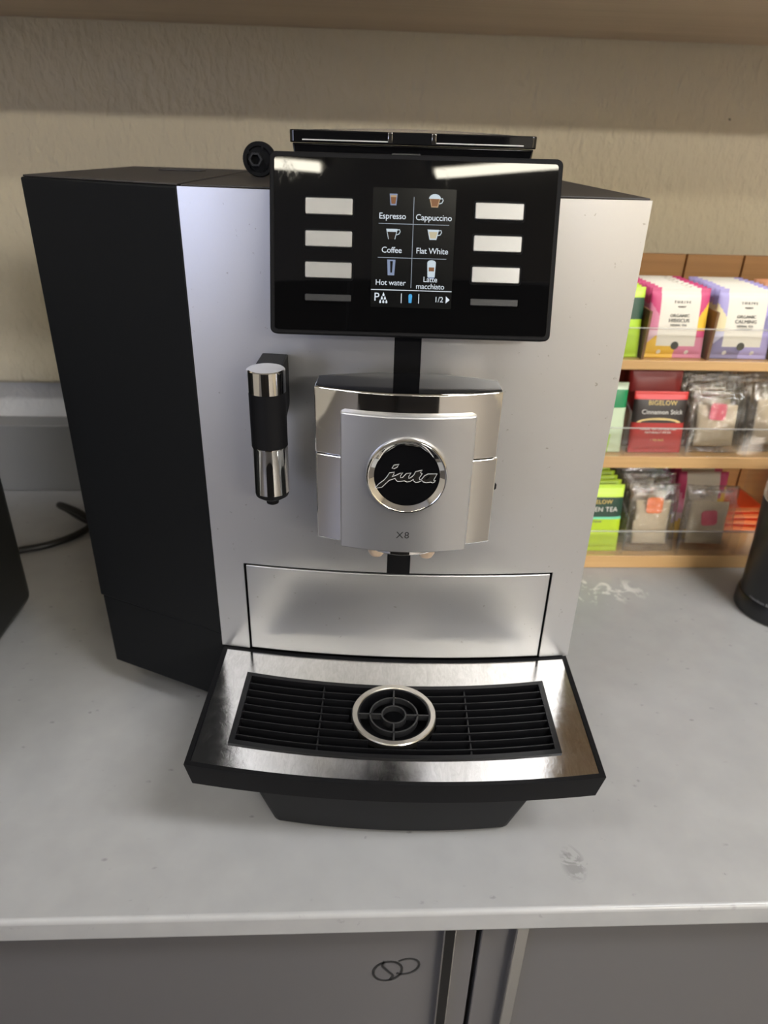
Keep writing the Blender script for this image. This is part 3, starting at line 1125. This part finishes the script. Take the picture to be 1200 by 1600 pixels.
for z0, zt_, mt, dv in ((259.6, 314, 'bamboo_edge', DIV), (149.1, 249.0, 'acrylic_side', DIV), (17.6, 134.4, 'acrylic_side', [332.5, 401.5, 474.0, 545.0])):
    for x in dv:
        hb = min(zt_ - z0, 88) - 0.5
        prism('divider', [(OY0 + 4, z0), (OY1, z0), (OY1, z0 + hb), (OY1 - 22, z0 + max(hb, 52)), (OY0 + 4, z0 + 50)], x - 1.3, x + 1.3, mt, ORG, 'x')
    lip = box('front_lip', OX0 + 0.5, OX1 - 0.5, OY0 + 0.8, OY0 + 2.8, z0, z0 + 33, 'acrylic', ORG)
    box('lip_edge', OX0 + 0.5, OX1 - 0.5, OY0 + 0.7, OY0 + 2.9, z0 + 33, z0 + 33.9, 'acrylic_edge', lip)


# --- sachets
def pillow(u, v):
    """half thickness factor of a sachet at u, v in 0..1 (crimped top and bottom)"""
    e = 0.07
    if v < e or v > 1 - e:
        return 0.05
    t = (v - e) / (1 - 2 * e)
    a = max(0.0, 1 - abs(2 * u - 1) ** 3.5)
    b = max(0.0, 1 - abs(2 * t - 1) ** 4)
    return 0.05 + 0.95 * (a ** 0.5) * (b ** 0.5)


def sachet_mesh(name, w, h, t, colour, nx, nz, wob=0.0, seed=0, material='printed_paper'):
    v, f = [], []
    for side in (-1, 1):
        for j in range(nz + 1):
            for i in range(nx + 1):
                u, q = i / nx, j / nz
                x, z = (u - 0.5) * w, q * h
                y = side * t / 2 * pillow(u, q)
                if wob:
                    p = Vector((x * 0.05 + seed, z * 0.05, side * 0.3))
                    y += wob * noise.noise(p)
                    x += 0.6 * wob * noise.noise(p + Vector((9, 0, 0)))
                    z += 0.6 * wob * noise.noise(p + Vector((0, 9, 0))) if 0 < j < nz else 0
                v.append((x, y, z))
    k = (nx + 1) * (nz + 1)
    for s in (0, 1):
        for j in range(nz):
            for i in range(nx):
                a = s * k + j * (nx + 1) + i
                q = (a, a + 1, a + nx + 2, a + nx + 1)
                f.append(q if s == 0 else q[::-1])
    rim_ = [j * (nx + 1) for j in range(nz + 1)]
    for i in range(nz):
        a, b = i * (nx + 1), (i + 1) * (nx + 1)
        f.append((a, b, b + k, a + k))
        a, b = a + nx, b + nx
        f.append((b, a, a + k, b + k))
    for i in range(nx):
        f.append((i + 1, i, i + k, i + 1 + k))
        a = nz * (nx + 1) + i
        f.append((a, a + 1, a + 1 + k, a + k))
    me = bpy.data.meshes.new(name)
    me.from_pydata([(x * MM, y * MM, z * MM) for x, y, z in v], [], f)
    me.polygons.foreach_set('use_smooth', [True] * len(me.polygons))
    me.materials.append(MATS[material])
    if colour:
        ca = me.color_attributes.new('print', 'FLOAT_COLOR', 'CORNER')
        li = 0
        for p in me.polygons:
            c = p.center
            rgb = colour(min(max(c.x / MM / w + 0.5, 0), 1), min(max(c.z / MM / h, 0), 1), c.y < 0)
            for _ in range(p.loop_total):
                ca.data[li].color = (*rgb, 1)
                li += 1
    return me


def thrive_colours(kind):
    if kind == 'pink':
        A1, A2, B1, B2, Y1 = lin((208, 70, 122)), lin((216, 134, 162)), lin((236, 190, 66)), lin((216, 134, 162)), lin((240, 196, 64))
        pale = lin((222, 190, 200))
    else:
        A1, A2, B1, B2, Y1 = lin((172, 162, 214)), lin((236, 222, 176)), lin((134, 128, 168)), lin((176, 166, 216)), lin((136, 132, 172))
        pale = lin((206, 204, 226))
    cream = lin((232, 226, 212))

    def fn(u, v, front):
        if 0.17 < u < 0.84 and v > 0.175:
            return cream
        if v <= 0.175:
            return B1 if u < 0.5 else B2
        if u <= 0.17:
            if v > 0.86 - 0.0 * u:
                return A1
            if v > 0.60 + 0.0 * u + (0.17 - u) * 1.2:
                return A1
            if v > 0.40:
                return A2
            return pale if v > 0.34 - (0.17 - u) * 0.8 else B1
        if v > 0.60 + (u - 0.84) * 1.4:
            return A1
        if v > 0.41:
            return Y1
        return A1 if v > 0.30 else B2
    return fn


def green_tea(u, v, front):
    if v > 0.90:
        return lin((196, 232, 70))
    if v > 0.82:
        return lin((206, 236, 92))
    if v > 0.54:
        return lin((34, 66, 52))
    if v > 0.50:
        return lin((120, 214, 176))
    return lin((186, 214, 46))


def green_dark_band(u, v, front):
    if v > 0.86:
        return lin((200, 230, 80))
    if v > 0.55:
        return lin((44, 78, 62))
    return lin((184, 222, 60))


def mint(u, v, front):
    if v > 0.90:
        return lin((214, 230, 206))
    if v > 0.64:
        return lin((30, 136, 84))
    if v > 0.28 or u > 0.75:
        return lin((206, 222, 190))
    return lin((170, 206, 96))


def cinnamon(u, v, front):
    if v > 0.88:
        return lin((214, 64, 62))
    if v > 0.50:
        return lin((46, 40, 38))
    return lin((176, 50, 46))


def orange_s(u, v, front):
    return lin((236, 150, 92)) if v < 0.85 else lin((226, 160, 118))


def red_orange(u, v, front):
    return lin((232, 84, 40)) if 0.1 < v < 0.9 else lin((214, 120, 70))


def dark_red(u, v, front):
    return lin((140, 34, 34))


def add_text(o, w, h, t, items, material='print_dark'):
    for s, u, v, size, mt in items:
        geo = text_geo(s, size, 1.05)
        plate('print_text', geo, -0.75, -0.2, mt, o, ((u - 0.5) * w, v * h),
              conform=lambda x, z: -t / 2 * pillow(min(max(x / w + 0.5, 0), 1), min(max(z / h, 0), 1)))


def add_disc(o, w, h, t, u, v, r, mt, name='print_badge', sx=1.0):
    c = [((u - 0.5) * w + r * sx * math.cos(2 * math.pi * i / 20), v * h + r * math.sin(2 * math.pi * i / 20)) for i in range(20)]
    plate(name, c, -0.3, -0.1, mt, o, conform=lambda x, z: -t / 2 * pillow(x / w + 0.5, z / h))


def put(me, name, x, y, z, lean, label, cat, group=None, rz=0.0):
    o = bpy.data.objects.new(name, me)
    COL.objects.link(o)
    o.location = (x * MM, y * MM, z * MM)
    o.rotation_euler = (-math.radians(lean), 0, math.radians(rz))
    tag(o, label, cat, group)
    return o


SW, SH, ST = 63.0, 72.0, 9.0
ORD = ['first', 'second', 'third', 'fourth', 'fifth', 'sixth', 'seventh', 'eighth', 'ninth']


def stack(me_front, me_back, name, x, z, y0, count, step, lean, front_label, back_label, group, cat='tea sachet', w=SW):
    first = put(me_front, name, x, y0, z, lean, front_label, cat, group)
    for i in range(1, count):
        put(me_back, name, x + random.uniform(-1.0, 1.0), y0 + i * step, z, lean + random.uniform(-1.0, 1.0), ORD[i] + ' ' + back_label, cat, group)
    return first


# top tier
Z3 = 259.8
for kind, x, name2, lab in (('pink', 344.5, 'HIBISCUS', 'pink and yellow tea sachet'), ('lilac', 416.5, 'CALMING', 'lilac and cream tea sachet')):
    fn = thrive_colours(kind)
    fr = sachet_mesh('tea_sachet', SW, SH, ST, fn, 54, 62, 0.0, x)
    bk = sachet_mesh('tea_sachet', SW, SH, ST, fn, 18, 24, 0.8, x + 3)
    o = stack(fr, bk, 'tea_sachet', x, Z3, 730.5, 8, 10.6, 9, lab + ', foremost on the top tier',
              lab + ' from the front on the top tier', ('pink' if kind == 'pink' else 'lilac') + ' sachets on the top tier')
    add_text(o, SW, SH, ST, [('T H R I V E', 0.52, 0.80, 3.6, 'print_dark'), ('MARKET', 0.52, 0.735, 2.2, 'print_dark'),
                             ('ORGANIC', 0.5, 0.61, 4.4, 'print_dark'), (name2, 0.5, 0.54, 5.2, 'print_dark'), ('HERBAL TEA', 0.5, 0.475, 3.0, 'print_dark')]
             + ([('SUPPLEMENT', 0.5, 0.43, 2.6, 'print_dark')] if kind == 'lilac' else []))
    add_disc(o, SW, SH, ST, 0.49, 0.185, 4.2, 'print_badge')
    add_disc(o, SW, SH, ST, 0.24, 0.09, 2.2, 'print_white', 'print_seal')
    add_disc(o, SW, SH, ST, 0.72, 0.09, 2.2, 'print_white', 'print_seal')
gd = sachet_mesh('tea_sachet', SW, SH, ST, green_dark_band, 24, 40, 0.5, 2)
gdl = sachet_mesh('tea_sachet', SW, SH, ST, green_dark_band, 12, 20, 0.8, 4)
stack(gd, gdl, 'tea_sachet', 275, Z3, 730.5, 7, 11.5, 9, 'lime green sachet half hidden by the machine, foremost on the top tier',
      'lime green sachet from the front on the top tier', 'lime green sachets on the top tier')
og = sachet_mesh('tea_sachet', SW, SH, ST, orange_s, 12, 20, 0.6, 5)
stack(og, og, 'tea_sachet', 488, Z3, 730.5, 7, 11.5, 9, 'orange tea sachet at the right end of the top tier, foremost of its row',
      'orange tea sachet from the front on the top tier', 'orange sachets on the top tier')

# middle tier
Z2 = 149.8
mi = sachet_mesh('tea_sachet', 58, 80, ST, mint, 24, 40, 0.5, 6)
o = put(mi, 'tea_sachet', 279, 731, Z2, 7, 'white and green mint tea sachet beside the silver front on the middle tier', 'tea sachet')
ci = sachet_mesh('tea_sachet', 61, 70, ST, cinnamon, 30, 48, 0.0, 8)
o = put(ci, 'tea_sachet', 347.5, 731, Z2, 9, 'red and black cinnamon tea sachet on the middle tier', 'tea sachet')
add_text(o, 62, 70, ST, [('BIGELOW', 0.52, 0.82, 7.2, 'print_gold'), ('Cinnamon Stick', 0.53, 0.675, 7.0, 'print_white'),
                         ('HERBAL TEA CAFFEINE FREE', 0.5, 0.40, 3.2, 'print_white'), ('NATURALLY SPICED', 0.5, 0.345, 3.2, 'print_white'), ('1 TEA BAG', 0.5, 0.22, 3.2, 'print_gold')])
hd = [(-0.5 + 25 * math.cos(math.pi * i / 16), 0.505 * 70 + 5.4 * math.sin(math.pi * i / 16)) for i in range(17)]
plate('print_arch', hd, -0.6, -0.1, 'print_cream', o, conform=lambda x, z: -ST / 2 * pillow(x / 62 + 0.5, z / 70))
dr = sachet_mesh('tea_sachet', 62, 92, ST, dark_red, 12, 20, 0.9, 9)
for i in range(6):
    put(dr, 'tea_sachet', 345.5 + random.uniform(-1, 1), 752 + i * 12, Z2, 6, ORD[i] + ' plain dark red sachet behind the cinnamon one on the middle tier', 'tea sachet', 'dark red sachets on the middle tier')


# --- clear packets holding a tea bag with a coloured tag
def bag_packet(x, y, z, w, h, lean, tagmat, tag_uv, label, seed, rz=0.0, tag_rot=0.0, group=None, tagsize=19):
    t = empty('tea_bag_packet', (x * MM, y * MM, z * MM))
    t.rotation_euler = (-math.radians(lean), 0, math.radians(rz))
    tag(t, label, 'tea packet', group)
    film = link('wrapper', sachet_mesh('wrapper', w, h, 13, None, 26, 30, 2.6, seed, 'cellophane'), None, t)
    bag = link('tea_bag', sachet_mesh('tea_bag', w * 0.72, h * 0.66, 6.5, None, 14, 16, 1.0, seed + 5, 'tea_bag'), None, t)
    bag.location = (0, 0.0005, h * 0.10 * MM)
    if tagmat:
        tg = prism('tag', rrect(-tagsize / 2, tagsize / 2, -tagsize / 2, tagsize / 2, 4), -0.3, 0.3, tagmat, t, 'y')
        tg.location = ((tag_uv[0] - 0.5) * w * MM, -4.6 * MM, tag_uv[1] * h * MM)
        tg.rotation_euler = (0, tag_rot, 0)
    return t


bag_packet(416.8, 733, Z2, 63, 72, 10, 'tag_pink', (0.47, 0.66), 'clear packet with pink-tagged tea bag next to the cinnamon sachet', 1.3, tag_rot=0.05)
for i in range(4):
    bag_packet(416.5 + 0.6 * math.sin(i * 2.1), 752 + i * 18, Z2, 63, 84, 8, None, (0, 0), ORD[i] + ' clear packet behind the pink-tagged one on the middle tier', 3.1 + i,
               group='clear packets behind on the middle tier')
for i in range(4):
    bag_packet(487.5 + 0.6 * math.sin(i * 1.7), 738 + i * 19, Z2, 63, 80, 10, None, (0, 0),
               ORD[i] + ' untagged clear packet from the front, right end of the middle tier', 13.1 + i, group='clear packets at the right of the middle tier')

# bottom tier
Z1 = 18.2
gt_ = sachet_mesh('tea_sachet', 60, 86, ST, green_tea, 30, 56, 0.0, 21)
o = put(gt_, 'tea_sachet', 298, 731, Z1, 8, 'lime green tea sachet with dark green band on the bottom tier', 'tea sachet')
add_text(o, 60, 86, ST, [('BIGELOW', 0.50, 0.755, 7.0, 'print_gold'), ('GREEN TEA', 0.52, 0.645, 8.2, 'print_white'), ('Classic', 0.5, 0.47, 4.0, 'print_dark')])
gt2 = sachet_mesh('tea_sachet', 60, 86, ST, green_tea, 12, 22, 0.8, 23)
for i in range(5):
    put(gt2, 'tea_sachet', 298 + random.uniform(-1.5, 1.5), 745 + i * 13, Z1, 8, ORD[i] + ' lime green sachet behind the foremost one on the bottom tier', 'tea sachet', 'lime green sachets on the bottom tier')
bag_packet(367, 732, Z1, 60, 86, 9, 'tag_orange', (0.50, 0.70), 'clear packet with orange-tagged tea bag on the bottom tier', 31.0, tagsize=20)
bag_packet(437.5, 734, Z1, 63, 84, 8, 'tag_pink', (0.50, 0.52), 'clear packet with pink-tagged tea bag on the bottom tier', 37.0, tag_rot=-0.12, rz=-4)
for i in range(4):
    bag_packet(367 + 0.6 * math.sin(i * 2.2), 752 + i * 18, Z1, 61, 92, 7, None, (0, 0), ORD[i] + ' clear packet behind the orange-tagged one on the bottom tier', 41.0 + i, group='clear packets behind on the bottom tier')
bp = sachet_mesh('tea_sachet', SW, 90, ST, thrive_colours('pink'), 18, 24, 0.8, 44)
for i in range(4):
    put(bp, 'tea_sachet', 437 + random.uniform(-1, 1), 760 + i * 16, Z1, 8, ORD[i] + ' cream and pink sachet behind the pink-tagged packet on the bottom tier', 'tea sachet', 'pink sachets on the bottom tier')
ro = sachet_mesh('tea_sachet', 62, 70, 8, red_orange, 16, 20, 0.8, 47)
for i in range(4):
    q = put(ro, 'tea_sachet', 509 + random.uniform(-1, 1), 775 + i * 1.5, Z1 + 5 + i * 8.3, 0, ORD[i] + ' orange-red sachet from the bottom of the flat pile beside the grinder', 'tea sachet', 'orange-red sachets lying flat')
    q.rotation_euler = (math.radians(-90), 0, math.radians(random.uniform(-4, 4)))

# unseen dark block, added to stand in for the viewer mirrored in the chrome
STANDIN = empty('viewer_standin', (-0.14, -0.8, -0.9))
tag(STANDIN, 'tall dark stand-in added for the viewer, mirrored in the chrome spout', 'stand-in')
box('standin_body', -520, 520, -420, 0, 0, 1750, 'standin_dark', STANDIN, bevel=3)
for s in (-1, 1):
    d = box('standin_door', min(s * 3, s * 516), max(s * 3, s * 516), 0.5, 18, 40, 1740, 'standin_dark', STANDIN, bevel=2)
    box('standin_handle', s * 30 - 6, s * 30 + 6, 18.2, 40, 850, 1010, 'letter_metal', d, bevel=2)
